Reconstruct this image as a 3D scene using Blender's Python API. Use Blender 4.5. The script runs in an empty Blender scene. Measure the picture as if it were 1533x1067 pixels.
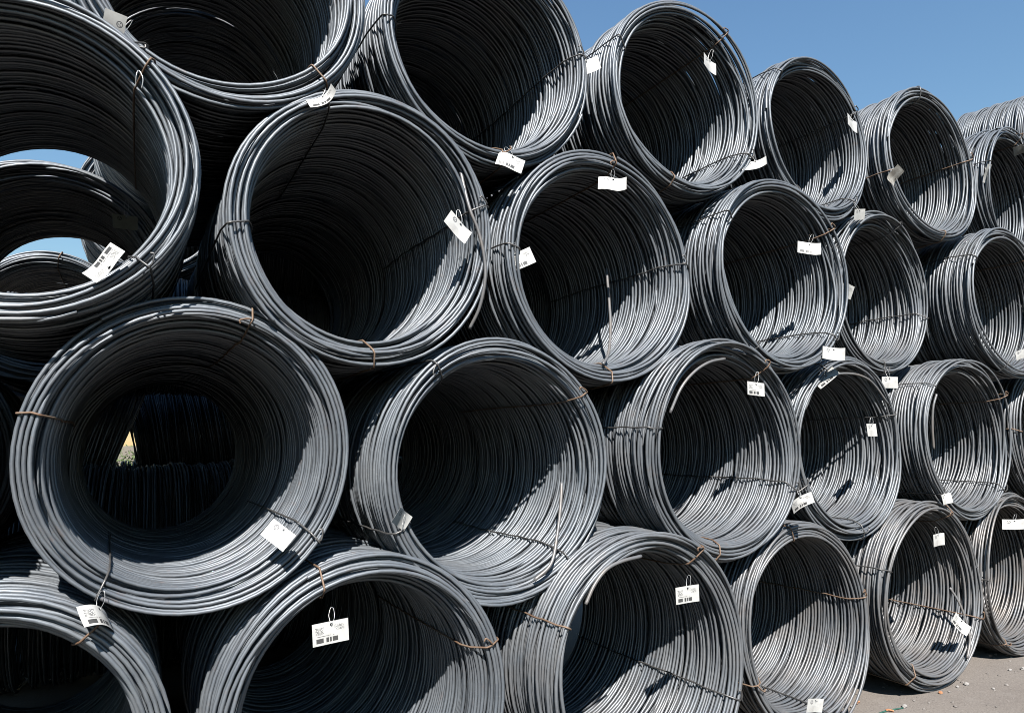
import bpy, math, random
import numpy as np
from mathutils import Vector, Matrix, Euler

# ------------------------------------------------------------------ camera
scene = bpy.context.scene
COL = scene.collection
FOCAL = 1038.08                      # in pixels of the 1533 px wide photograph
CAM = Vector((-0.3189, -3.1051, 1.8947))
RIGHT = Vector((0.87238, -0.48841, -0.02002))
UP = Vector((-0.03802, -0.10863, 0.99336))
FWD = Vector((0.48734, 0.86582, 0.11334))
cam_data = bpy.data.cameras.new("camera")
cam_data.sensor_width = 36.0
cam_data.lens = FOCAL / 1533.0 * 36.0
cam_data.clip_start = 0.05
cam_data.clip_end = 3000.0
cam = bpy.data.objects.new("camera", cam_data)
COL.objects.link(cam)
rot = Matrix((RIGHT, UP, -FWD)).transposed()
cam.matrix_world = Matrix.Translation(CAM) @ rot.to_4x4()
scene.camera = cam

# ------------------------------------------------------------------ sky, sun, exposure
TO_SUN = Vector((-0.36, -0.80, 0.93)).normalized()
elev = math.asin(TO_SUN.z)
world = bpy.data.worlds.new("World")
scene.world = world
world.use_nodes = True
wn = world.node_tree
sky = wn.nodes.new("ShaderNodeTexSky")
sky.sky_type = 'NISHITA'
sky.sun_disc = False
sky.sun_elevation = elev
sky.sun_rotation = math.atan2(TO_SUN.x, TO_SUN.y)
sky.air_density = 2.05
sky.dust_density = 0.0
sky.ozone_density = 10.0
bg = wn.nodes["Background"]
wn.links.new(sky.outputs[0], bg.inputs[0])
bg.inputs[1].default_value = 0.052
sun_data = bpy.data.lights.new("sun", 'SUN')
sun_data.energy = 5.0
sun_data.angle = math.radians(0.53)
sun_data.color = (1.0, 0.965, 0.925)
sun = bpy.data.objects.new("sun", sun_data)
sun.rotation_euler = TO_SUN.to_track_quat('Z', 'Y').to_euler()
sun.location = (-4, -8, 12)
COL.objects.link(sun)
vs = scene.view_settings
vs.view_transform = 'Standard'
vs.look = 'None'
vs.gamma = 1.0
vs.use_curve_mapping = False
vs.exposure = 1.42
scene.cycles.filter_width = 0.95
scene.cycles.max_bounces = 3
scene.cycles.diffuse_bounces = 0
scene.cycles.glossy_bounces = 1

rng = np.random.default_rng(11)
random.seed(5)

# ------------------------------------------------------------------ data measured for this stack: name, x, y of front, z, scale, ties (angle, rusty)
COILS = [
    ('B1', -0.04, 0.043, 1.839, 0.993, [(163.6, 1), (70.6, 1), (-36.4, 0), (-124.1, 0)]),
    ('B2', 1.378, 0.002, 1.73, 1.008, [(-155.3, 0), (127.1, 0), (37.6, 1), (-51.9, 0)]),
    ('B3', 2.84, -0.117, 1.789, 0.991, [(167.4, 0), (55.6, 1), (-24.8, 0), (-102.2, 1)]),
    ('B4', 4.212, 0.048, 1.773, 0.977, [(21.9, 0), (-84.7, 0), (118.7, 0), (-155.2, 0)]),
    ('B5', 5.622, -0.024, 1.79, 0.98, [(138.2, 0), (35.4, 1), (-43.9, 0), (-140.8, 0)]),
    ('C1', 0.704, 0.022, 2.916, 1.001, [(-172.5, 0), (111.3, 0), (15.1, 0), (-89.4, 1)]),
    ('C2', 2.088, 0.042, 2.86, 1.038, [(175.6, 0), (82.2, 1), (6.4, 0), (-89.3, 1)]),
    ('C3', 3.519, -0.055, 2.937, 0.993, [(147.0, 0), (35.1, 1), (-43.8, 0), (-124.1, 0)]),
    ('C4', 4.892, 0.141, 2.957, 0.974, [(-15.5, 0), (67.4, 0), (-95.6, 0), (-166.4, 0)]),
    ('C5', 6.319, -0.096, 2.944, 0.999, [(146.7, 0), (47.8, 1), (-117.2, 0)]),
    ('C0', -0.699, -0.06, 2.988, 0.981, [(45.0, 1), (-41.8, 0)]),
    ('D0', 0.024, 0.033, 4.048, 1.011, [(-45.6, 1), (-127.4, 0)]),
    ('D1', 1.395, 0.081, 4.042, 1.013, [(-179.1, 0), (8.6, 0), (-86.7, 1)]),
    ('D2', 2.818, 0.04, 4.059, 0.985, [(157.0, 0), (55.5, 1), (-32.4, 0), (-108.3, 1)]),
    ('D3', 4.194, 0.101, 4.083, 0.974, [(138.2, 0), (31.6, 0), (-52.4, 0), (-125.8, 0)]),
    ('D4', 5.579, 0.045, 4.099, 1.014, [(100.1, 0), (13.1, 1), (-166.0, 1), (-91.4, 1)]),
    ('D5', 7.002, 0.061, 4.073, 1.004, [(163.5, 0), (74.1, 1)]),
    ('A0', -0.701, 0.0, 0.653, 1.0, [(54.7, 1)]),
    ('A1', 0.694, -0.031, 0.653, 1.011, [(111.4, 1), (20.2, 1)]),
    ('A2', 2.128, -0.214, 0.65, 1.032, [(153.4, 1), (57.5, 1), (-23.8, 0)]),
    ('A3', 3.527, -0.067, 0.64, 0.979, [(101.8, 1), (11.9, 1), (-158.5, 1), (-80.7, 0)]),
    ('A4', 4.917, -0.039, 0.681, 1.013, [(158.3, 0), (65.4, 1), (-23.2, 1), (-124.1, 1)]),
    ('A5', 6.309, 0.044, 0.66, 0.998, [(177.9, 0), (-127.1, 1)]),
]
TAGS = [
    ('D0a', 'D0', 'b', [-0.411, -0.002, 3.569], [2.261, 1.042, 1.915], 0.99, [-0.349, 0.021, 3.641]),
    ('C0a', 'C0', 'f', [-0.398, -0.1, 2.577], [-2.526, 0.931, 2.965], 1.07, [-0.317, -0.072, 2.609]),
    ('C0c', 'C0', 'b', [-0.346, 1.541, 3.211], [-0.033, -0.079, 0.307], 0.97, [-0.343, 1.54, 3.347]),
    ('D0b', 'D0', 'f', [0.443, -0.017, 3.462], [-0.559, -0.574, -0.564], 0.97, [0.459, 0.021, 3.534]),
    ('C1a', 'C1', 'b', [1.113, -0.029, 2.937], [-0.222, 0.664, 0.111], 1.07, [1.137, 0.01, 3.037]),
    ('D1a', 'D1', 'b', [2.062, 0.128, 4.107], [-0.145, -0.226, -0.82], 1.32, [2.025, 0.069, 4.155]),
    ('D1b', 'D1', 'f', [1.461, 0.03, 3.366], [-0.282, 0.329, -0.395], 1.03, [1.454, 0.069, 3.454]),
    ('D2a', 'D2', 'b', [2.979, 0.02, 4.305], [-0.07, 0.182, 0.235], 1.03, [3.024, 0.028, 4.419]),
    ('D2b', 'D2', 'b', [3.32, -0.01, 3.665], [-0.64, -0.086, -0.987], 1.1, [3.321, 0.028, 3.731]),
    ('D3a', 'D3', 'b', [4.533, 0.07, 4.246], [-0.05, 0.171, 0.188], 1.11, [4.609, 0.089, 4.363]),
    ('D3b', 'D3', 'b', [4.508, 0.052, 3.51], [0.289, -0.157, -0.006], 0.92, [4.519, 0.089, 3.613]),
    ('D4a', 'D4', 'd', [4.897, -0.005, 3.857], [2.712, 1.014, 2.644], 1.04, [4.955, 0.033, 3.936]),
    ('D5a', 'D5', 'b', [6.382, 0.03, 4.148], [1.159, 1.173, 1.312], 1.17, [6.418, 0.049, 4.217]),
    ('D5b', 'D5', 'd', [7.042, 0.011, 4.502], [0.832, -0.185, -1.033], 1.07, [7.115, 0.049, 4.648]),
    ('C2a', 'C2', 'b', [2.116, -0.009, 3.336], [-0.442, 0.046, -0.68], 1.13, [2.152, 0.03, 3.438]),
    ('C2b', 'C2', 'f', [1.525, 0.062, 2.836], [-0.046, -0.381, -0.547], 1.05, [1.474, 0.03, 2.908]),
    ('C3a', 'C3', 'f', [3.729, -0.076, 3.123], [-0.309, 0.153, -0.676], 1.04, [3.785, -0.067, 3.226]),
    ('C4a', 'C4', 'f', [4.266, 0.036, 2.901], [0.321, 0.164, 0.172], 1.47, [4.406, 0.129, 3.066]),
    ('C3b', 'C3', 'b', [3.849, -0.115, 2.399], [-0.175, 0.138, -0.701], 0.98, [3.897, -0.067, 2.501]),
    ('B4a', 'B4', 'f', [3.905, -0.013, 2.245], [-0.83, -0.701, -0.925], 1.15, [3.897, 0.036, 2.322]),
    ('C4b', 'C4', 'b', [4.775, 0.091, 2.24], [0.087, 0.021, -0.298], 0.98, [4.808, 0.129, 2.354]),
    ('B4b', 'B4', 'b', [4.419, 0.028, 1.883], [-0.058, 0.011, 0.151], 1.02, [4.444, 0.036, 1.968]),
    ('B3a', 'B3', 'f', [3.059, -0.137, 2.149], [-0.052, 0.085, -0.092], 0.93, [3.092, -0.129, 2.249]),
    ('B3b', 'B3', 'f', [3.356, -0.177, 1.454], [-0.732, -0.546, -1.197], 1.03, [3.388, -0.129, 1.53]),
    ('B2a', 'B2', 'b', [0.818, -0.011, 1.527], [0.385, 0.48, 0.672], 0.81, [0.825, -0.01, 1.498]),
    ('B1a', 'B1', 'b', [0.276, -0.007, 1.498], [-0.49, 0.522, -0.869], 0.93, [0.367, 0.031, 1.533]),
    ('B1b', 'B1', 'f', [-0.357, -0.048, 1.266], [-0.773, 0.382, 0.818], 1.06, [-0.359, 0.031, 1.336]),
    ('A1a', 'A1', 'f', [0.481, -0.081, 1.089], [0.016, -0.062, -0.035], 1.04, [0.496, -0.043, 1.175]),
    ('A2a', 'A2', 'f', [2.316, -0.255, 1.046], [0.062, -0.033, -0.153], 1.0, [2.364, -0.226, 1.129]),
    ('A3a', 'A3', 'b', [3.429, -0.116, 0.227], [0.107, 0.181, -0.074], 0.92, [3.585, -0.079, 0.237]),
    ('A4a', 'A4', 'b', [4.975, -0.059, 1.069], [0.04, -0.012, -0.009], 1.0, [4.976, -0.051, 1.153]),
    ('A4b', 'A4', 'f', [5.139, -0.069, 0.447], [-0.452, 0.824, -0.589], 1.01, [5.229, -0.051, 0.486]),
    ('A5a', 'A5', 'b', [6.212, 0.013, 1.075], [-0.693, -0.106, -1.315], 1.13, [6.289, 0.032, 1.149]),
    ('B5a', 'B5', 'b', [5.093, -0.073, 1.358], [-0.093, -0.093, -0.04], 0.84, [5.057, -0.036, 1.336]),
    ('C5a', 'C5', 'b', [6.281, -0.136, 2.49], [0.201, -0.27, -0.355], 0.86, [6.204, -0.108, 2.464]),
]
LOOSE = {
    'B3': [[(2.852, -0.097, 2.331), (2.703, -0.117, 2.303), (2.582, -0.117, 2.244), (2.473, -0.117, 2.149), (2.397, -0.097, 2.005)]],
    'A2': [[(2.051, -0.214, 1.263), (1.913, -0.224, 1.252), (1.815, -0.229, 1.224), (1.736, -0.234, 1.16), (1.68, -0.234, 1.075)]],
    'C2': [[(2.08, 0.092, 2.292), (2.16, 0.142, 2.366), (2.274, 0.262, 2.541), (2.363, 0.382, 2.737), (2.458, 0.522, 2.986)]],
    'B2': [[(1.528, -0.008, 1.169), (1.624, -0.018, 1.242), (1.691, 0.022, 1.376), (1.735, 0.052, 1.508), (1.768, 0.082, 1.638)]],
    'A4': [[(5.235, -0.049, 0.183), (5.313, -0.039, 0.312), (5.33, -0.009, 0.449), (5.315, 0.021, 0.568), (5.287, 0.061, 0.668)]],
    'B5': [[(5.223, -0.004, 2.149), (5.179, 0.006, 2.045), (5.164, 0.016, 1.891), (5.174, 0.026, 1.726)]],
    'C1': [[(1.184, 0.072, 3.272), (1.193, 0.037, 3.146), (1.213, 0.018, 3.043), (1.25, 0.012, 2.951), (1.283, 0.012, 2.813), (1.288, 0.018, 2.691), (1.269, 0.047, 2.555), (1.232, 0.092, 2.448)]],
    'B4': [[(3.737, 0.048, 2.035), (3.882, 0.038, 2.22), (4.15, 0.033, 2.287), (4.444, 0.038, 2.251), (4.677, 0.048, 2.071)]],
}
ASPECT = 1.037
R_OUT = 0.63
LENGTH = 1.43
ROD = 0.0088            # rod radius
TIE = 0.0044


# ------------------------------------------------------------------ materials
def new_mat(name):
    m = bpy.data.materials.new(name)
    m.use_nodes = True
    return m, m.node_tree, m.node_tree.nodes["Principled BSDF"]


class NB:
    """small helper for node expressions"""
    def __init__(self, nt):
        self.nt = nt

    def n(self, typ, **kw):
        nd = self.nt.nodes.new(typ)
        for k, v in kw.items():
            setattr(nd, k, v)
        return nd

    def m(self, op, a, b=None, c=None):
        nd = self.nt.nodes.new("ShaderNodeMath")
        nd.operation = op
        for i, v in enumerate((a, b, c)):
            if v is None:
                continue
            if isinstance(v, (int, float)):
                nd.inputs[i].default_value = v
            else:
                self.nt.links.new(v, nd.inputs[i])
        return nd.outputs[0]

    def box(self, u, v, u0, u1, v0, v1):
        a = self.m('MULTIPLY', self.m('GREATER_THAN', u, u0), self.m('LESS_THAN', u, u1))
        b = self.m('MULTIPLY', self.m('GREATER_THAN', v, v0), self.m('LESS_THAN', v, v1))
        return self.m('MULTIPLY', a, b)

    def mix(self, fac, a, b):
        nd = self.nt.nodes.new("ShaderNodeMix")
        nd.data_type = 'RGBA'
        for sock, v in ((nd.inputs[0], fac), (nd.inputs[6], a), (nd.inputs[7], b)):
            if isinstance(v, (int, float)):
                sock.default_value = v
            elif isinstance(v, tuple):
                sock.default_value = (*v, 1.0)
            else:
                self.nt.links.new(v, sock)
        return nd.outputs[2]

    def noise(self, vec, scale, detail=3.0, rough=0.55):
        nd = self.nt.nodes.new("ShaderNodeTexNoise")
        nd.inputs["Scale"].default_value = scale
        nd.inputs["Detail"].default_value = detail
        nd.inputs["Roughness"].default_value = rough
        if vec is not None:
            self.nt.links.new(vec, nd.inputs["Vector"])
        return nd.outputs["Fac"]

    def ramp(self, fac, lo, hi):
        nd = self.nt.nodes.new("ShaderNodeMapRange")
        nd.inputs[1].default_value = lo
        nd.inputs[2].default_value = hi
        self.nt.links.new(fac, nd.inputs[0])
        return nd.outputs[0]


def rod_material():
    m, nt, b = new_mat("mill_scale_steel")
    k = NB(nt)
    tc = k.n("ShaderNodeTexCoord").outputs["Object"]
    oi = k.n("ShaderNodeObjectInfo").outputs["Random"]
    big = k.noise(tc, 7.0, 3)
    fine = k.noise(tc, 90.0, 3, 0.6)
    base = k.mix(k.ramp(big, 0.35, 0.7), (0.092, 0.106, 0.121), (0.156, 0.171, 0.184))
    base = k.mix(k.m('MULTIPLY', k.ramp(fine, 0.62, 0.80), 0.45), base, (0.28, 0.28, 0.28))
    rust = k.m('MULTIPLY', k.ramp(k.noise(tc, 16.0, 4, 0.65), 0.60, 0.74), k.m('MULTIPLY_ADD', oi, 0.40, 0.10))
    base = k.mix(rust, base, (0.15, 0.095, 0.07))
    streak = k.noise(tc, 3.2, 6, 0.7)
    base = k.mix(k.m('MULTIPLY', k.ramp(streak, 0.50, 0.66), 0.45), base, (0.085, 0.088, 0.095))
    base = k.mix(k.m('MULTIPLY_ADD', oi, 0.40, 0.0), base, (0.075, 0.085, 0.098))
    # dust, different from coil to coil: the object's own colour holds the amount
    info = k.n("ShaderNodeObjectInfo")
    sepc = k.n("ShaderNodeSeparateColor")
    nt.links.new(info.outputs["Color"], sepc.inputs[0])
    dust = k.m('MULTIPLY', k.ramp(k.noise(tc, 5.0, 5, 0.65), 0.25, 0.70), sepc.outputs[0])
    base = k.mix(dust, base, (0.155, 0.137, 0.122))
    nt.links.new(base, b.inputs["Base Color"])
    b.inputs["Metallic"].default_value = 0.42
    nt.links.new(k.m('MULTIPLY_ADD', fine, 0.24, 0.38), b.inputs["Roughness"])
    bump = k.n("ShaderNodeBump")
    bump.inputs["Strength"].default_value = 0.12
    bump.inputs["Distance"].default_value = 0.002
    nt.links.new(fine, bump.inputs["Height"])
    nt.links.new(bump.outputs[0], b.inputs["Normal"])
    return m


def plain_metal(name, c1, c2, rough=0.5, metal=0.5):
    m, nt, b = new_mat(name)
    k = NB(nt)
    tc = k.n("ShaderNodeTexCoord").outputs["Object"]
    nt.links.new(k.mix(k.ramp(k.noise(tc, 14.0, 4), 0.35, 0.65), c1, c2), b.inputs["Base Color"])
    b.inputs["Metallic"].default_value = metal
    b.inputs["Roughness"].default_value = rough
    return m


def card_material(name, kind):
    """white label card: printed front (bars and lines of small print), or back with a round emblem"""
    m, nt, b = new_mat(name)
    k = NB(nt)
    sep = k.n("ShaderNodeSeparateXYZ")
    nt.links.new(k.n("ShaderNodeUVMap").outputs[0], sep.inputs[0])
    u, v = sep.outputs[0], sep.outputs[1]
    tc = k.n("ShaderNodeTexCoord").outputs["Object"]
    dirt = k.noise(tc, 30.0, 4)
    paper = k.mix(k.ramp(dirt, 0.45, 0.75), (0.385, 0.38, 0.36), (0.32, 0.315, 0.30))
    rnd = k.n("ShaderNodeObjectInfo").outputs["Random"]
    smudge = k.ramp(k.noise(tc, 11.0, 5, 0.7), 0.48, 0.70)
    paper = k.mix(k.m('MULTIPLY', smudge, k.m('MULTIPLY', rnd, 0.55)), paper, (0.22, 0.20, 0.175))
    if kind == 'dirty':
        paper = k.mix(k.ramp(k.noise(tc, 22.0, 4), 0.35, 0.6), (0.30, 0.29, 0.265), (0.15, 0.135, 0.115))

    def white(a, s, seed):
        w = k.n("ShaderNodeTexWhiteNoise", noise_dimensions='2D')
        cmb = k.n("ShaderNodeCombineXYZ")
        nt.links.new(k.m('FLOOR', k.m('MULTIPLY', a, s)), cmb.inputs[0])
        if isinstance(seed, (int, float)):
            cmb.inputs[1].default_value = seed
        else:
            nt.links.new(seed, cmb.inputs[1])
        nt.links.new(cmb.outputs[0], w.inputs["Vector"])
        return w.outputs["Value"]

    if kind in ('front',):
        bars = k.m('MULTIPLY', k.m('GREATER_THAN', white(u, 40.0, 3.0), 0.33), k.box(u, v, 0.10, 0.72, 0.10, 0.31))
        row = k.m('FLOOR', k.m('MULTIPLY', v, 21.0))
        line = k.m('LESS_THAN', k.m('FRACT', k.m('MULTIPLY', v, 21.0)), 0.55)
        glyph = k.m('MULTIPLY', line, k.m('GREATER_THAN', white(u, 58.0, row), 0.35))
        area = k.m('MAXIMUM', k.box(u, v, 0.08, 0.32, 0.47, 0.80), k.box(u, v, 0.62, 0.88, 0.55, 0.82))
        area = k.m('MAXIMUM', area, k.box(u, v, 0.10, 0.60, 0.37, 0.42))
        text = k.m('MULTIPLY', k.m('MULTIPLY', glyph, area), 0.9)
        paper = k.mix(text, paper, (0.03, 0.03, 0.03))
        paper = k.mix(k.m('MULTIPLY', bars, 0.93), paper, (0.02, 0.02, 0.02))
    elif kind == 'back':
        du = k.m('MULTIPLY', k.m('SUBTRACT', u, 0.28), 1.65)
        dv = k.m('SUBTRACT', v, 0.74)
        r = k.m('SQRT', k.m('ADD', k.m('MULTIPLY', du, du), k.m('MULTIPLY', dv, dv)))
        ring = k.m('MULTIPLY', k.m('GREATER_THAN', r, 0.105), k.m('LESS_THAN', r, 0.150))
        ang = k.m('ARCTAN2', dv, du)
        spokes = k.m('MULTIPLY', k.m('GREATER_THAN', k.m('SINE', k.m('MULTIPLY', ang, 3.0)), 0.35), k.m('LESS_THAN', r, 0.095))
        paper = k.mix(k.m('MULTIPLY', k.m('MAXIMUM', ring, spokes), 0.9), paper, (0.04, 0.04, 0.045))
        ln = k.m('MULTIPLY', k.box(u, v, 0.30, 0.66, 0.40, 0.435), k.m('GREATER_THAN', white(u, 70.0, 9.0), 0.4))
        paper = k.mix(k.m('MULTIPLY', ln, 0.35), paper, (0.2, 0.2, 0.2))
    nt.links.new(paper, b.inputs["Base Color"])
    b.inputs["Roughness"].default_value = 0.45
    return m


def ground_material():
    m, nt, b = new_mat("dusty_yard_ground")
    k = NB(nt)
    tc = k.n("ShaderNodeTexCoord").outputs["Object"]
    c = k.mix(k.ramp(k.noise(tc, 0.9, 5, 0.6), 0.35, 0.68), (0.118, 0.101, 0.087), (0.148, 0.129, 0.111))
    c = k.mix(k.m('MULTIPLY', k.ramp(k.noise(tc, 9.0, 5, 0.7), 0.5, 0.75), 0.55), c, (0.094, 0.080, 0.069))
    grain = k.noise(tc, 75.0, 5, 0.75)
    c = k.mix(k.m('MULTIPLY', k.ramp(grain, 0.56, 0.68), 0.75), c, (0.21, 0.19, 0.168))
    c = k.mix(k.m('MULTIPLY', k.ramp(grain, 0.46, 0.34), 0.75), c, (0.055, 0.047, 0.041))
    c = k.mix(k.m('MULTIPLY', k.ramp(k.noise(tc, 2.6, 6, 0.7), 0.55, 0.68), 0.5), c, (0.175, 0.158, 0.14))
    far = k.n("ShaderNodeSeparateXYZ")
    nt.links.new(tc, far.inputs[0])
    c = k.mix(k.ramp(far.outputs[1], 14.0, 26.0), c, (0.125, 0.102, 0.070))
    nt.links.new(c, b.inputs["Base Color"])
    b.inputs["Roughness"].default_value = 0.95
    bump = k.n("ShaderNodeBump")
    bump.inputs["Strength"].default_value = 0.5
    bump.inputs["Distance"].default_value = 0.01
    nt.links.new(k.m('ADD', grain, k.noise(tc, 22.0, 5)), bump.inputs["Height"])
    nt.links.new(bump.outputs[0], b.inputs["Normal"])
    return m


def matte(name, c1, c2, scale=20.0, rough=0.9):
    m, nt, b = new_mat(name)
    k = NB(nt)
    tc = k.n("ShaderNodeTexCoord").outputs["Object"]
    nt.links.new(k.mix(k.ramp(k.noise(tc, scale, 4), 0.35, 0.65), c1, c2), b.inputs["Base Color"])
    b.inputs["Roughness"].default_value = rough
    return m


M_ROD = rod_material()
M_TIE = plain_metal("tie_wire_dark", (0.07, 0.07, 0.07), (0.12, 0.115, 0.11), 0.45, 0.6)
M_RUST = plain_metal("tie_wire_rusty", (0.11, 0.062, 0.036), (0.165, 0.115, 0.08), 0.65, 0.25)
M_HOOK = plain_metal("galvanised_hook", (0.30, 0.30, 0.295), (0.42, 0.42, 0.415), 0.35, 0.6)
M_FRONT = card_material("label_card_front", 'front')
M_BACK = card_material("label_card_back", 'back')
M_DIRTY = card_material("label_card_dirty", 'dirty')


# ------------------------------------------------------------------ mesh helpers
def mesh_from(name, verts, quads, mats, mat_idx=None, uvs=None, smooth=True):
    me = bpy.data.meshes.new(name)
    verts = np.asarray(verts, np.float32)
    quads = np.asarray(quads, np.int32)
    nv, nf = len(verts), len(quads)
    k = quads.shape[1]
    me.vertices.add(nv)
    me.vertices.foreach_set("co", verts.ravel())
    me.loops.add(nf * k)
    me.loops.foreach_set("vertex_index", quads.ravel())
    me.polygons.add(nf)
    me.polygons.foreach_set("loop_start", np.arange(nf, dtype=np.int32) * k)
    for m in mats:
        me.materials.append(m)
    if mat_idx is not None:
        me.polygons.foreach_set("material_index", np.asarray(mat_idx, np.int32))
    me.polygons.foreach_set("use_smooth", np.full(nf, smooth, bool))
    if uvs is not None:
        lay = me.uv_layers.new(name="UVMap")
        lay.data.foreach_set("uv", np.asarray(uvs, np.float32)[quads.ravel()].ravel())
    me.update(calc_edges=True)
    me.validate()
    return me


def tube_faces(n, sides, closed):
    i = np.arange(n if closed else n - 1)
    j = np.arange(sides)
    I, J = np.meshgrid(i, j, indexing='ij')
    I2, J2 = (I + 1) % n, (J + 1) % sides
    return np.stack([I * sides + J, I * sides + J2, I2 * sides + J2, I2 * sides + J], -1).reshape(-1, 4)


def tube(path, radius, sides=6, closed=False):
    """tube along a polyline with parallel transported frames; caps are quads fans folded into the last ring"""
    P = np.asarray(path, float)
    n = len(P)
    if closed:
        T = np.roll(P, -1, 0) - np.roll(P, 1, 0)
    else:
        T = np.gradient(P, axis=0)
    T /= np.linalg.norm(T, axis=1)[:, None] + 1e-12
    a = np.array([0.0, 0.0, 1.0]) if abs(T[0, 2]) < 0.9 else np.array([1.0, 0, 0])
    N = np.cross(T[0], a)
    N /= np.linalg.norm(N)
    out = []
    ang = np.arange(sides) / sides * 2 * math.pi
    rad = np.broadcast_to(np.asarray(radius, float), (n,))
    for i in range(n):
        N = N - T[i] * (N @ T[i])
        N /= np.linalg.norm(N) + 1e-12
        B = np.cross(T[i], N)
        out.append(P[i] + rad[i] * (np.cos(ang)[:, None] * N + np.sin(ang)[:, None] * B))
    V = np.concatenate(out)
    F = tube_faces(n, sides, closed)
    if not closed:                      # close the ends with small centre points
        c0, c1 = len(V), len(V) + 1
        V = np.concatenate([V, P[:1], P[-1:]])
        caps = []
        for j in range(0, sides, 2):
            j1, j2 = (j + 1) % sides, (j + 2) % sides
            caps.append((c0, j2, j1, j))
            o = (n - 1) * sides
            caps.append((c1, o + j, o + j1, o + j2))
        F = np.concatenate([F, np.array(caps)])
    return V, F


def spline(pts, per=8):
    P = np.asarray(pts, float)
    Q = np.concatenate([2 * P[:1] - P[1:2], P, 2 * P[-1:] - P[-2:-1]])
    out = []
    t = np.linspace(0, 1, per, endpoint=False)[:, None]
    for i in range(1, len(Q) - 2):
        a, b, c, d = Q[i - 1], Q[i], Q[i + 1], Q[i + 2]
        out.append(0.5 * (2 * b + (c - a) * t + (2 * a - 5 * b + 4 * c - d) * t ** 2 + (3 * b - a - 3 * c + d) * t ** 3))
    out.append(P[-1:])
    return np.concatenate(out)


def link(name, me, parent=None):
    o = bpy.data.objects.new(name, me)
    COL.objects.link(o)
    if parent is not None:
        o.parent = parent
    return o


def describe(o, label=None, cat=None, group=None, kind=None):
    for key, v in (("label", label), ("category", cat), ("group", group), ("kind", kind)):
        if v:
            o[key] = v
    return o


def at(px, py, y=None, z=None):
    """pixel of the 1533x1067 photograph to the point of its sight line at depth y or height z"""
    d = FWD + RIGHT * ((px - 766.5) / FOCAL) - UP * ((py - 533.5) / FOCAL)
    t = (y - CAM.y) / d.y if y is not None else (z - CAM.z) / d.z
    return CAM + d * t


# ------------------------------------------------------------------ the ground
def build_ground():
    n = 2
    s = 600.0
    V = [(-s, -s, 0), (s, -s, 0), (s, s, 0), (-s, s, 0)]
    g = link("ground", mesh_from("ground", V, [(0, 1, 2, 3)], [ground_material()], smooth=False))
    describe(g, "dusty grey brown yard ground under the coil stack", kind="structure")


build_ground()


# ------------------------------------------------------------------ the coil: ONE continuous rod wound back and forth in layers
SEG = 32


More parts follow.
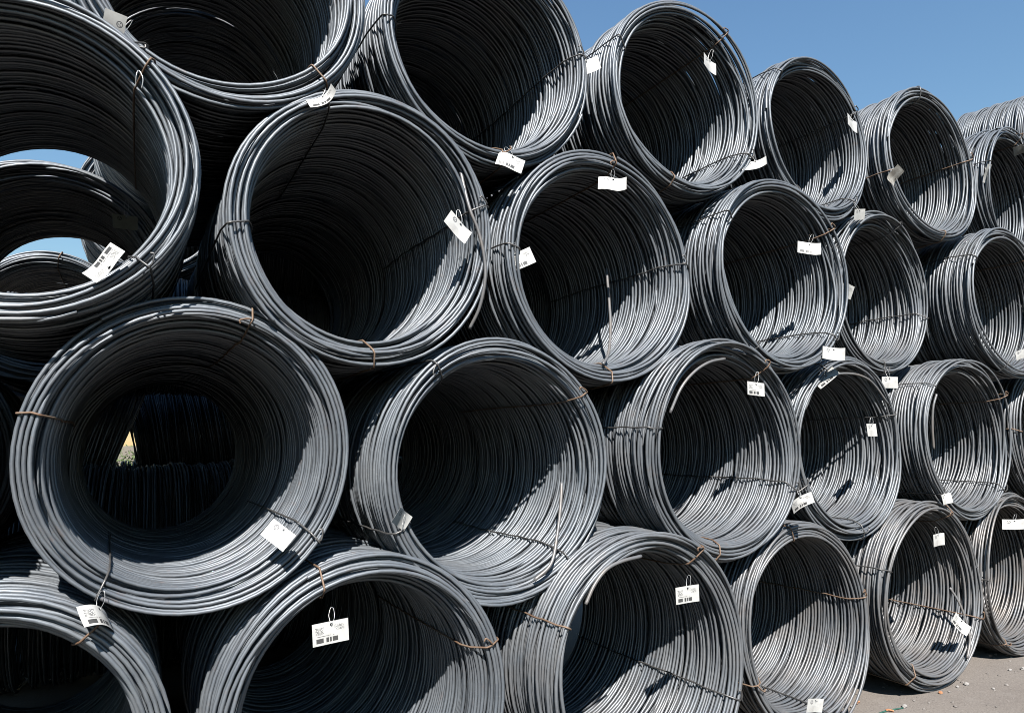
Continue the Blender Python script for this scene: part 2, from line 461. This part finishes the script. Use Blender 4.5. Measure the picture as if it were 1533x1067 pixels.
def wind(seed):
    r = np.random.default_rng(seed)
    layers = [0.5370, 0.5585, 0.5800, 0.6010, 0.6220]
    pitch = 0.0238
    seq_r, seq_y = [], []
    ends = [0.070, 0.030, 0.006, 0.003, 0.018]
    for li, lr in enumerate(layers):
        y0 = ends[li] + r.uniform(-.008, .008)
        y1 = LENGTH - r.uniform(0.0, 0.05)
        n = int((y1 - y0) / pitch)
        ys = np.linspace(y0, y1, n) + r.normal(0, 0.006, n)
        if li % 2 == 0:
            ys = ys[::-1]
        seq_y.append(ys)
        seq_r.append(np.full(n, lr) + r.normal(0, 0.0055, n))
    R = np.concatenate(seq_r)
    Y = np.concatenate(seq_y)
    T = len(R)
    nh = 4
    front = 1.0 + 0.9 * np.exp(-(Y / 0.16) ** 2)
    front = front * (1.0 + 1.6 * (r.random(T) < 0.07))      # some turns sprung out of line

    def coef(amp):
        a = r.normal(0, 1, (T, nh, 2))
        b = r.normal(0, 1, (T + 8, nh, 2))
        ker = np.ones(7) / 7 ** 0.5
        sm = np.stack([[np.convolve(b[:, h, c], ker, 'valid')[:T] for c in (0, 1)] for h in range(nh)])
        sm = sm.transpose(2, 0, 1)
        amp = np.asarray(amp)[None, :, None]
        return np.clip((0.62 * a + 0.75 * sm) * amp * front[:, None, None], -2.1 * amp, 2.1 * amp)

    ca = coef([0.0088, 0.0054, 0.0032, 0.0018])
    cy = coef([0.0140, 0.0085, 0.0050, 0.0028])
    t = np.arange(T * SEG) / SEG
    k = np.clip(np.floor(t).astype(int), 0, T - 1)
    k2 = np.clip(k + 1, 0, T - 1)
    w = t - np.floor(t)
    w = w * w * (3 - 2 * w)
    th = 2 * math.pi * t

    def mixp(c):
        return c[k] * (1 - w)[:, None] + c[k2] * w[:, None] if c.ndim == 2 else c[k] * (1 - w) + c[k2] * w

    rr = mixp(R)
    yy = mixp(Y)
    for h in range(nh):
        rr = rr + mixp(ca[:, h, 0]) * np.cos((h + 1) * th) + mixp(ca[:, h, 1]) * np.sin((h + 1) * th)
        yy = yy + mixp(cy[:, h, 0]) * np.cos((h + 1) * th) + mixp(cy[:, h, 1]) * np.sin((h + 1) * th)
    pa, pb = r.uniform(0, 6.28, 2)
    rr = rr + 0.006 * np.cos(2 * th + pa) + 0.0035 * np.cos(3 * th + pb)
    # push rods that overlap apart, slice by slice, then smooth along the rod
    P = np.stack([rr.reshape(T, SEG), yy.reshape(T, SEG)]).astype(np.float32)
    dmin = 2 * ROD * 1.10
    for it in range(9):
        order = np.argsort(P[1].mean(1))
        Q = P[:, order]
        push = np.zeros_like(Q)
        for off in range(1, 15):
            d = Q[:, off:] - Q[:, :-off]
            L = np.sqrt((d ** 2).sum(0)) + 1e-6
            f = np.clip(dmin - L, 0, None) / L * 0.27
            push[:, off:] += d * f
            push[:, :-off] -= d * f
        P[:, order] = Q + push
        P[0] = np.clip(P[0], 0.528, 0.645)
        flat = P.reshape(2, -1)
        flat[:, 1:-1] = 0.5 * flat[:, 1:-1] + 0.25 * (flat[:, 2:] + flat[:, :-2])
        P = flat.reshape(2, T, SEG)
    P[1] -= np.sort(P[1], axis=0)[:3].mean() - ROD
    slices = P.copy()
    flat = P.reshape(2, -1).astype(float)
    # double the resolution along the rod
    n = flat.shape[1]
    x = np.arange(n)
    mid = 0.5 * (flat[:, 1:] + flat[:, :-1])
    mid[:, 1:-1] += (flat[:, 1:-2] + flat[:, 2:-1] - flat[:, :-3] - flat[:, 3:]) / 16.0
    full = np.empty((2, 2 * n - 1))
    full[:, ::2] = flat
    full[:, 1::2] = mid
    th = np.arange(2 * n - 1) / (2 * SEG) * 2 * math.pi
    c, s = np.cos(th), np.sin(th)
    path = np.stack([full[0] * c, full[1], full[0] * s], 1)
    sides = 6
    tang = np.gradient(path, axis=0)
    tang /= np.linalg.norm(tang, axis=1)[:, None]
    rad = np.stack([c, np.zeros_like(c), s], 1)
    N = rad - tang * (rad * tang).sum(1)[:, None]
    N /= np.linalg.norm(N, axis=1)[:, None]
    B = np.cross(tang, N)
    ang = (np.arange(sides) + 0.5) / sides * 2 * math.pi
    V = path[:, None] + ROD * (np.cos(ang)[None, :, None] * N[:, None] + np.sin(ang)[None, :, None] * B[:, None])
    F = tube_faces(len(path), sides, False)
    me = mesh_from("rod_winding", V.reshape(-1, 3), F, [M_ROD])
    return me, slices


VARIANTS = [wind(100 + i) for i in range(6)]


def hull2(P):
    P = P[np.lexsort((P[:, 1], P[:, 0]))]

    def half(pts):
        h = []
        for q in pts:
            while len(h) > 1 and (h[-1][0] - h[-2][0]) * (q[1] - h[-2][1]) - (h[-1][1] - h[-2][1]) * (q[0] - h[-2][0]) <= 0:
                h.pop()
            h.append(q)
        return h
    a, b = half(P), half(P[::-1])
    return np.array(a[:-1] + b[:-1])


def tie_path(slices, mesh_angle, phi, slant, wob):
    """closed loop of tie wire drawn tight round the bundle at angle phi"""
    j = int(round(mesh_angle / (2 * math.pi) * SEG)) % SEG
    pts = np.concatenate([slices[:, :, j].T, slices[:, :, (j + 1) % SEG].T])
    off = ROD + TIE * 0.9
    a = np.arange(10) / 10 * 2 * math.pi
    ring = np.concatenate([pts + off * np.array([math.cos(x), math.sin(x)]) for x in a])
    h = hull2(ring.astype(float))
    # subdivide long runs so that the loop can sag and slant
    out = []
    for i in range(len(h)):
        p, q = h[i], h[(i + 1) % len(h)]
        n = max(1, int(np.linalg.norm(q - p) / 0.06))
        for t in range(n):
            out.append(p + (q - p) * t / n)
    h = np.array(out)
    r, y = h[:, 0], h[:, 1]
    ph = phi + slant * (r - 0.59) / 0.05 * 0.02 + wob * np.sin(y * 5.0) * 0.012 + wob * 0.006 * np.sin(y * 31.0 + r * 60)
    return np.stack([r * np.cos(ph), y, r * np.sin(ph)], 1)


def make_coil(loc, s, ties, label, group, variant, spin, dust=0.15, yaw=0.0, pitch=0.0, roll=0.0, loose=(), steel=None):
    root = bpy.data.objects.new("wire_rod_coil", None)
    root.empty_display_size = 0.3
    COL.objects.link(root)
    root.location = loc
    root.rotation_euler = (pitch, roll, yaw)
    root.scale = (s, 1.0, s * ASPECT)
    describe(root, label, "rod coil", group)
    me, slices = VARIANTS[variant]
    w = link("rod_winding", me, root)
    w.rotation_euler = (0, spin, 0)
    w.color = (dust, dust, dust, 1.0)
    for k, (deg, rusty) in enumerate(ties):
        phi = math.radians(deg)
        path = tie_path(slices, phi + spin, phi, random.uniform(-1, 1), random.uniform(-1, 1))
        V, F = tube(path, TIE, 6, True)
        if k % 3 != 0:                  # twisted knot where the ends of the tie wire meet
            i0 = int(np.argmin(path[:, 1] - 0.4 * np.hypot(path[:, 0], path[:, 2])))
            p = path[i0]
            e_r = np.array([math.cos(phi), 0, math.sin(phi)])
            e_t = np.array([-math.sin(phi), 0, math.cos(phi)])
            kn = [p + e_t * .004, p + np.array([0, -.008, 0]) + e_t * .012, p + np.array([0, -.010, 0]) + e_t * .03 - e_r * .008,
                  p + np.array([0, -.012, 0]) + e_t * .048 - e_r * .022, p + np.array([0, -.010, 0]) + e_t * .040 - e_r * .034]
            V2, F2 = tube(spline(kn, 5), TIE * .9, 6)
            F2 = F2 + len(V)
            V = np.concatenate([V, V2])
            F = np.concatenate([F, F2])
        link("tie_wire", mesh_from("tie_wire", V, F, [M_RUST if rusty else M_TIE]), root)
    if loose:
        bpy.context.view_layer.update()
        inv = (Matrix.LocRotScale(Vector(loc), Euler(root.rotation_euler), Vector(root.scale))).inverted()
        for pts in loose:
            loc_pts = [tuple(inv @ Vector(p)) for p in pts]
            V, F = tube(spline(loc_pts, 8), ROD, 8)
            e = link("loose_rod_end", mesh_from("loose_rod_end", V, F, [M_ROD]), root)
            e["label"] = "loose rod end sprung out of the winding"
    return root


LABELS = {
    'A0': "bottom row coil at the lower left corner, with a brown tie wire over its top",
    'A1': "bottom row coil whose open mouth holds a barcode tag on a brown tie wire",
    'A2': "bottom row coil with a cut rod end curling down inside its top edge",
    'A3': "bottom row coil with three orange rusty tie wires and a blank tag at its foot",
    'A4': "bottom row coil with two small tags and its whole round foot on the ground",
    'A5': "rusty tinged bottom row coil cut by the right edge",
    'A6': "bottom row coil beyond the right edge of the picture",
    'B0': "second row coil of which only a sliver shows at the left edge",
    'B1': "large near coil with a small daylit hole deep in its dark bore",
    'B2': "second row coil with a rod end standing up inside its lit wall",
    'B3': "second row coil with a cut rod end hanging from its top into the mouth",
    'B4': "second row coil with one loop sagging across its mouth",
    'B5': "second row coil with a rod end hanging at the left of its mouth",
    'B6': "second row coil mostly cut off by the right edge",
    'C0': "big coil at the left edge through whose bore the blue sky shows",
    'C1': "third row coil with a stray rod bowed across its right side and an emblem tag",
    'C2': "third row coil with a wavy white tag hanging at its top",
    'C3': "third row coil with a barcode tag high at the right of its mouth",
    'C4': "narrow looking third row coil with a dark tie wire across its lit right wall",
    'C5': "third row coil at the right edge with a long lit flank of tight turns",
    'D0': "top row coil cut by the upper edge, sky slivers in its dark bore",
    'D1': "top row coil cut by the upper edge, with a bent tag at its foot",
    'D2': "top row coil just touching the upper edge, the first one with sky beside it",
    'D3': "top row coil against the sky with a narrow tag at the right of its mouth",
    'D4': "top row coil against the sky with a dirty crumpled tag at its left rim",
    'D5': "top row coil at the right edge with a bluish tag on its left rim",
    'D6': "top row coil beyond the right edge of the picture",
    'E6': "coil on top of the stack at the right edge, only its flank showing",
}
GROUP = "coils of steel wire rod stacked in the front rank"
EXTRA = [
    ('B0', -1.478, 0.02, 1.80, 0.985, [(20, 0), (110, 0)]),
    ('B6', 7.05, 0.02, 1.79, 1.0, [(175, 1), (85, 0)]),
    ('A6', 7.72, 0.02, 0.66, 1.0, []),
    ('D6', 8.42, 0.0, 4.08, 1.0, []),
]
COIL_OBJ = {}
DUST = {'A5': 0.95, 'A4': 0.75, 'A3': 0.55, 'B5': 0.4, 'B4': 0.3, 'A2': 0.35, 'B3': 0.25, 'C5': 0.3, 'C4': 0.3, 'B6': .5, 'D4': .25}
for i, (n, x, y, z, s, ties) in enumerate(COILS + EXTRA):
    if n == 'A0':
        x, z, s = x - .05, .675, 1.025
    if n == 'C1':
        x, s = x - .015, s * 1.02
    if n == 'A1':
        x, s = x - .015, s * 1.015
    COIL_OBJ[n] = make_coil((x, y, max(z, 0.645 * s * ASPECT)), s, ties, LABELS[n], GROUP, i % 6, random.uniform(0, 6.28), DUST.get(n, 0.12),
                            yaw=math.radians(random.uniform(-1.2, 1.2)), loose=LOOSE.get(n, ()))
COIL_OBJ['E6'] = make_coil((9.12, 0.0, 5.10), 1.0, [], LABELS['E6'], GROUP, 2, 1.0, yaw=math.radians(3.0), pitch=math.radians(4.0))

# second and third rank, standing close behind the front one
HIDDEN = "steel rod coil in the dark ranks hidden behind the front of the stack"
HGROUP = "coils in the hidden ranks behind the front"
back = []
for (n, x, y, z) in (('B', -1.43, 1.56, 1.80), ('B', -0.02, 1.50, 1.79), ('B', 1.39, 1.52, 1.78), ('B', 2.8, 1.52, 1.80),
                     ('A', -0.72, 1.52, .665), ('A', .69, 1.53, .665), ('A', 2.1, 1.52, .665),
                     ('C', .71, 1.50, 2.93), ('C', 2.12, 1.54, 2.93), ('C', 3.53, 1.50, 2.93), ('D', 0.06, 1.49, 4.10), ('D', 1.43, 1.53, 4.08), ('D', 2.83, 1.56, 4.07), ('C', -.90, 5.34, 2.88)):  # the last one is added to keep the far rim coil's bore black
    back.append((HIDDEN, HGROUP, (x, y, z)))
back.append(("black coil seen through the bore of the big left coil, sky above its arch", "coils seen through the left bore", (-.72, 1.62, 2.905)))
back.append(("far coil seen through the left bore, only its bright upper rim showing", "coils seen through the left bore", (-.90, 3.85, 2.88)))
back.append(("far coil seen through the left bore as a grey flank beside the sky", "coils seen through the left bore", (-.13, 3.85, 4.08)))
for i, (lab, grp, loc) in enumerate(back):
    ties = [(84, 1)] if 'rim' in lab else []
    make_coil(loc, 1.0, ties, lab, grp, i % 6, random.uniform(0, 6.28), yaw=math.radians(random.uniform(-.8, .8)))
# behind them coils added crosswise to block light into the bores; a gap beside a leaning one is the small hole of daylight
CROSS = "rod coil added crosswise behind the second rank to keep the bores dark"
ax, ax2 = at(190, 677, 4.6).x, at(190, 677, 5.9).x
L2 = LENGTH / 2
for (xc, y, z, s, lean) in ((ax + .1, 3.87, .855, 1.3, 0), (ax - 1.36, 3.87, .855, 1.3, 0), (ax + 1.56, 3.87, .855, 1.3, 0), (ax + 3.02, 3.87, .855, 1.3, 0),
                            (ax + .6, 5.6, .855, 1.3, 0), (ax + 2.06, 5.6, .855, 1.3, 0),
                            (ax - .72, 4.65, 2.13, .82, -17), (ax - 2.1, 4.7, 1.95, .82, 0), (ax2 + .715 + .05, 5.75, 2.02, .9, 10),
                            (1.95, 3.62, 2.36, 1.0, 0), (3.4, 3.62, 2.36, 1.0, 0), (1.20, 3.62, 3.62, 1.0, 0), (2.66, 3.62, 3.62, 1.0, 0),
                            (1.45, 3.62, 4.90, 1.0, 0), (2.92, 3.62, 4.90, 1.0, 0),
                            (.36, 4.62, 2.86, .76, 0), (.53, 3.40, 2.86, .66, 0), (-.95, 3.40, 2.72, .54, 0), (.80, 6.0, 3.2, 1.0, 0), (.74, 6.0, 4.48, 1.0, 0), (-1.30, 6.0, 1.63, 1.0, 0)):
    th = math.radians(lean)
    make_coil((xc - L2 * math.cos(th), y, z - L2 * math.sin(th)), s, [], CROSS, "crosswise coils added to block light behind", int(abs(xc * 7)) % 6, xc,
              yaw=math.radians(-90), pitch=th)


# ------------------------------------------------------------------ the label tags
def make_card(bend, twist, front, back):
    """thin card with a punched hole, printed on one side, bent as the photo shows"""
    W, H, T = 0.145, 0.088, 0.0006
    nx, nz = 16, 10
    xs = np.linspace(-W / 2, W / 2, nx + 1)
    zs = np.linspace(H / 2, -H / 2, nz + 1)
    hx, hz = nx // 2 - 0, 1
    V, UV = [], []
    for side in (0, 1):
        for z in zs:
            for x in xs:
                yb = -bend * ((x / (W / 2)) ** 2) * 0.03 + twist * math.sin(x / W * 5.5) * 0.010 + bend * 0.25 * (z / H) ** 2 * 0.03
                V.append((x, yb + side * T, z))
                UV.append((x / W + .5, z / H + .5))
    n1 = (nx + 1) * (nz + 1)
    F, MI = [], []

    def vid(i, j, s):
        return s * n1 + j * (nx + 1) + i
    hole = {(hx - 1, hz), (hx, hz)}
    solid = lambda i, j: 0 <= i < nx and 0 <= j < nz and (i, j) not in {(8, 1)}
    for j in range(nz):
        for i in range(nx):
            if not solid(i, j):
                continue
            F.append((vid(i, j, 0), vid(i, j + 1, 0), vid(i + 1, j + 1, 0), vid(i + 1, j, 0)))
            MI.append(0)
            F.append((vid(i, j, 1), vid(i + 1, j, 1), vid(i + 1, j + 1, 1), vid(i, j + 1, 1)))
            MI.append(1)
            for (di, dj, a, b) in ((-1, 0, (i, j), (i, j + 1)), (1, 0, (i + 1, j + 1), (i + 1, j)), (0, -1, (i + 1, j), (i, j)), (0, 1, (i, j + 1), (i + 1, j + 1))):
                if not solid(i + di, j + dj):
                    F.append((vid(*a, 0), vid(*a, 1), vid(*b, 1), vid(*b, 0)))
                    MI.append(1)
    V = np.array(V)
    # round the punched hole a little and widen it
    cx, cz = (xs[8] + xs[9]) / 2, (zs[1] + zs[2]) / 2
    for s in (0, 1):
        for (i, j) in ((8, 1), (9, 1), (8, 2), (9, 2)):
            q = vid(i, j, s)
            V[q, 0] = cx + np.sign(V[q, 0] - cx) * 0.0050
            V[q, 2] = cz + np.sign(V[q, 2] - cz) * 0.0050
    return mesh_from("card", V, F, [front, back], MI, UV, smooth=False), Vector((cx, 0, cz))


TAG_LABELS = {
    'D0a': ("emblem side of a tag wedged behind the big left coil, upper left corner", 0.2, 0.3),
    'C0a': ("upside down barcode tag slanting on the lower rim of the big left coil", 0.25, 0.4),
    'C0c': ("dim shaded tag deep inside the bore of the big left coil", 0.1, 0.2),
    'D0b': ("curled white tag lying on top of the third row coil with the bowed stray rod", 0.9, 0.2),
    'C1a': ("emblem tag hanging inside the right rim beside the stray bowed rod", 0.2, 0.3),
    'D1a': ("tag poking out from behind a top row rim, left of the first sky coil", 0.1, 0.2),
    'D1b': ("bent tag at the foot of the upper edge coil, above the wavy tag", -0.3, 0.5),
    'D2a': ("narrow slanting tag high inside the first top row coil beside the sky", 0.3, 0.2),
    'D2b': ("bright wide tag sticking out at the lower right of the first sky coil", 0.5, 0.2),
    'D3a': ("thin slanted tag at the right rim of the second coil against the sky", 0.2, 0.3),
    'D3b': ("small squarish white tag below the second coil against the sky", 0.2, 0.3),
    'D4a': ("dirty crumpled grey tag on the left rim of the third coil against the sky", 0.9, 0.9),
    'D5a': ("bluish shaded upright tag on the left rim of the last top row coil", 0.1, 0.2),
    'D5b': ("grey soiled tag cut by the right edge, high in the top row", 0.4, 0.5),
    'C2a': ("wavy white tag hanging centred under the top rim of a third row coil", 0.2, 0.9),
    'C2b': ("tilted barcode tag half hidden behind the left rim of a third row coil", 0.1, 0.1),
    'C3a': ("barcode tag with a folded corner, high at the right in a third row mouth", 0.3, 0.3),
    'C4a': ("upright tag squeezed between two third row coils", 0.2, 0.2),
    'C3b': ("curved white tag at a third row coil's foot, just above a slanted tag", 0.7, 0.2),
    'B4a': ("slanted barcode tag at the top left of the coil with the sagging loop", 0.12, 0.1),
    'C4b': ("white tag dangling below the narrow third row coil", 0.3, 0.2),
    'B4b': ("small square looking tag inside the coil with the sagging loop", 0.1, 0.2),
    'B3a': ("upright barcode tag under the top right rim of the coil with the hanging rod end", 0.1, 0.1),
    'B3b': ("tilted barcode tag at the lower right of the coil with the hanging rod end", -0.4, 0.1),
    'B2a': ("half shaded tag behind the lower left rim of the coil with the standing rod end", 0.4, 0.3),
    'B1a': ("emblem tag lying on the lower right rim of the coil with the daylit hole", 0.1, 0.1),
    'B1b': ("bent barcode tag dangling from the foot of the coil with the daylit hole", -0.8, 0.3),
    'A1a': ("large clear barcode tag hanging in a bottom row mouth, nearest the viewer", 0.06, 0.05),
    'A2a': ("barcode tag hanging at the right of the mouth with the curling cut rod end", 0.1, 0.1),
    'A3a': ("blank white tag near the bottom edge at the foot of a bottom row coil", 0.2, 0.2),
    'A4a': ("small pale tag hanging under the top rim of the coil on bare ground", 0.3, 0.4),
    'A4b': ("curved tag at the right inside the coil on bare ground, beside a rod end", 0.6, 0.2),
    'A5a': ("half shaded tag cut by the right edge in the bottom row", 0.2, 0.1),
    'B5a': ("small white tag at the lower left rim of a second row coil", 0.6, 0.3),
    'C5a': ("small white tag cut by the right edge at the foot of a third row coil", 0.4, 0.2),
}


def make_tag(nm, side, P, eul, s, anchor):
    label, bend, twist = TAG_LABELS[nm]
    root = bpy.data.objects.new("label_tag", None)
    COL.objects.link(root)
    root.empty_display_size = 0.05
    root.location = P
    root.rotation_euler = eul
    s = min(1.12, max(0.85, s))
    root.scale = (s, s, s)
    describe(root, label, "label tag", "paper tags wired to the coils")
    fm, bm = {'f': (M_FRONT, M_BACK), 'b': (M_BACK, M_FRONT), 'd': (M_DIRTY, M_DIRTY)}[side]
    me, hole = make_card(bend, twist, fm, bm)
    link("card", me, root)
    inv = Matrix.LocRotScale(Vector(P), Euler(eul), Vector((s, s, s))).inverted()
    a = inv @ Vector(anchor)
    if a.length < 0.20:
        d = a - hole
        side_v = d.cross(Vector((0, 1, 0)))
        side_v = side_v.normalized() * 0.010 if side_v.length > 1e-5 else Vector((.01, 0, 0))
        f0, b0 = hole + Vector((0, -.006, 0)), hole + Vector((0, .008, 0))
        pts = [b0, hole + d * .5 + side_v + Vector((0, .008, 0)), a + side_v * .6 + Vector((0, .004, 0)), a + d.normalized() * .006,
               a - side_v * .6 + Vector((0, -.004, 0)), hole + d * .5 - side_v + Vector((0, -.006, 0)), f0, hole]
        V, F = tube(spline(pts, 6), 0.0010, 6)
        link("wire_hook", mesh_from("wire_hook", V, F, [M_HOOK]), root)
    return root


for (nm, coil, side, P, eul, s, anchor) in TAGS:
    make_tag(nm, side, P, eul, s, anchor)


hk = [tuple(at(px, py, y)) for px, py, y in ((203, 131, -.075), (204, 113, -.09), (208, 106, -.08), (214, 118, -.085), (212, 133, -.08))]
V, F = tube(spline(hk, 6), 0.0022, 6)
describe(link("hook_wire", mesh_from("hook_wire", V, F, [M_HOOK])), "bare bent white hook wire left on the big left coil's upper right tie", "hook wire")


# ------------------------------------------------------------------ things lying on the ground
def stone_mesh(name, r, seed, mat):
    g = np.random.default_rng(seed)
    n, mrow = 10, 6
    V, F = [], []
    for i in range(mrow + 1):
        ph = math.pi * i / mrow
        for j in range(n):
            t = 2 * math.pi * j / n
            k = r * (1 + g.normal(0, .10))
            V.append((k * math.sin(ph) * math.cos(t), k * math.sin(ph) * math.sin(t) * .8, k * math.cos(ph) * .62))
    for i in range(mrow):
        for j in range(n):
            F.append((i * n + j, (i + 1) * n + j, (i + 1) * n + (j + 1) % n, i * n + (j + 1) % n))
    return mesh_from(name, V, F, [mat], smooth=False)


M_STONE = matte("pale_stone", (0.16, 0.148, 0.135), (0.24, 0.225, 0.21), 40.0)
M_GRIT = matte("grit", (0.09, 0.08, 0.07), (0.19, 0.17, 0.155), 3.0)
M_ORANGE = matte("orange_scrap", (0.22, 0.085, 0.035), (0.30, 0.15, 0.075), 30.0)
M_GREEN = matte("green_cord", (0.008, 0.045, 0.032), (0.014, 0.075, 0.052), 30.0, 0.6)
for i, (px, py, r, mat, lab) in enumerate((
        (1354, 1056, .020, M_STONE, "pale stone on the ground beside the green cord, near the bottom edge"),
        (1447, 1023, .021, M_STONE, "white pebble on the ground below the coil with two small tags"),
        (1408, 1036, .017, M_ORANGE, "reddish stone right under the foot of the coil with two small tags"),
        (1531, 1000, .020, M_STONE, "pale pebble at the right edge of the ground patch"),
        (1512, 1002, .015, M_STONE, "small pebble a little left of the right edge"),
        (1276, 1057, .016, M_STONE, "pale pebble left of the orange scrap bit"),
        (1433, 1027, .013, M_STONE, "tiny pale pebble just left of the white pebble"),
        (1487, 1030, .012, M_STONE, "tiny pebble on the open ground at lower right"))):
    p = at(px, py, z=r * .45)
    o = link("stone", stone_mesh("stone", r, 40 + i, mat))
    o.location = p
    describe(o, lab, "stone", "stones on the yard ground")
for i, (px, py, lab) in enumerate(((1284, 1051, "orange scrap bit on the ground left of the pale stone"), (1332, 1063, "orange scrap bit lying on the green cord"))):
    p = at(px, py, z=.008)
    V, F = tube(spline([(-.025, 0, 0), (-.008, .004, .004), (.01, 0, .002), (.024, -.006, .0)], 4), [.007] * 13, 6)
    o = link("scrap_bit", mesh_from("scrap_bit", V, F, [M_ORANGE]))
    o.location = p
    o.rotation_euler = (0, 0, .4 - i)
    describe(o, lab, "scrap bit", "orange scrap on the ground")
c0, c1, c2 = at(1300, 1074, z=.005), at(1325, 1064, z=.006), at(1352, 1059, z=.005)
V, F = tube(spline([tuple(c0), tuple(c1), tuple(c2)], 10), .005, 6)
describe(link("green_cord", mesh_from("green_cord", V, F, [M_GREEN])), "thin green cord lying on the ground at the bottom edge", "cord")


def grit_field():
    g = np.random.default_rng(3)
    base = stone_mesh("tmp", 1.0, 9, M_GRIT)
    n = len(base.vertices)
    bv = np.empty(n * 3, np.float32)
    base.vertices.foreach_get("co", bv)
    bv = bv.reshape(-1, 3)
    bf = np.array([list(p.vertices) for p in base.polygons])
    V, F = [], []
    for k in range(3400):
        x, y = g.uniform(3.6, 12), g.uniform(-3.2, .6)
        s = .0030 + .012 * g.random() ** 5
        a = g.uniform(0, 6.28)
        R = np.array([[math.cos(a), -math.sin(a), 0], [math.sin(a), math.cos(a), 0], [0, 0, .8]])
        V.append(bv @ R.T * s + np.array([x, y, s * .25]))
        F.append(bf + k * n)
    bpy.data.meshes.remove(base)
    o = link("grit", mesh_from("grit", np.concatenate(V), np.concatenate(F), [M_GRIT], smooth=False))
    describe(o, "fine grit and crumbs scattered over the yard ground", kind="stuff")


grit_field()

# scrub on the far side of the yard, seen through the small hole
M_LEAF = matte("scrub_leaf", (0.045, 0.075, 0.02), (0.09, 0.12, 0.04), 3.0)


def scrub(x, y, h, seed):
    g = np.random.default_rng(seed)
    root = bpy.data.objects.new("shrub", None)
    COL.objects.link(root)
    root.location = (x, y, 0)
    describe(root, "green scrub bush far across the yard, seen through the daylit hole", "shrub")
    n = 900
    c = g.normal(0, 1, (n, 3)) * np.array([.9, .7, .34]) * h + np.array([0, 0, h * .62])
    c[:, 2] = np.abs(c[:, 2]) + .05
    e1 = g.normal(0, 1, (n, 3))
    e2 = g.normal(0, 1, (n, 3))
    e1 *= .10 / np.linalg.norm(e1, axis=1)[:, None]
    e2 *= .05 / np.linalg.norm(e2, axis=1)[:, None]
    V = np.stack([c - e1, c + e2, c + e1, c - e2], 1).reshape(-1, 3)
    link("crown", mesh_from("crown", V, np.arange(n * 4).reshape(-1, 4), [M_LEAF], smooth=False), root)
    V, F = tube(spline([(0, 0, 0), (.05, 0, h * .3), (0, .05, h * .7)], 4), [.05] * 9, 6)
    link("trunk", mesh_from("trunk", V, F, [M_RUST]), root)


for i, (x, y, h) in enumerate(((0.5, 44, 1.1),)):
    scrub(x, y, h, 70 + i)
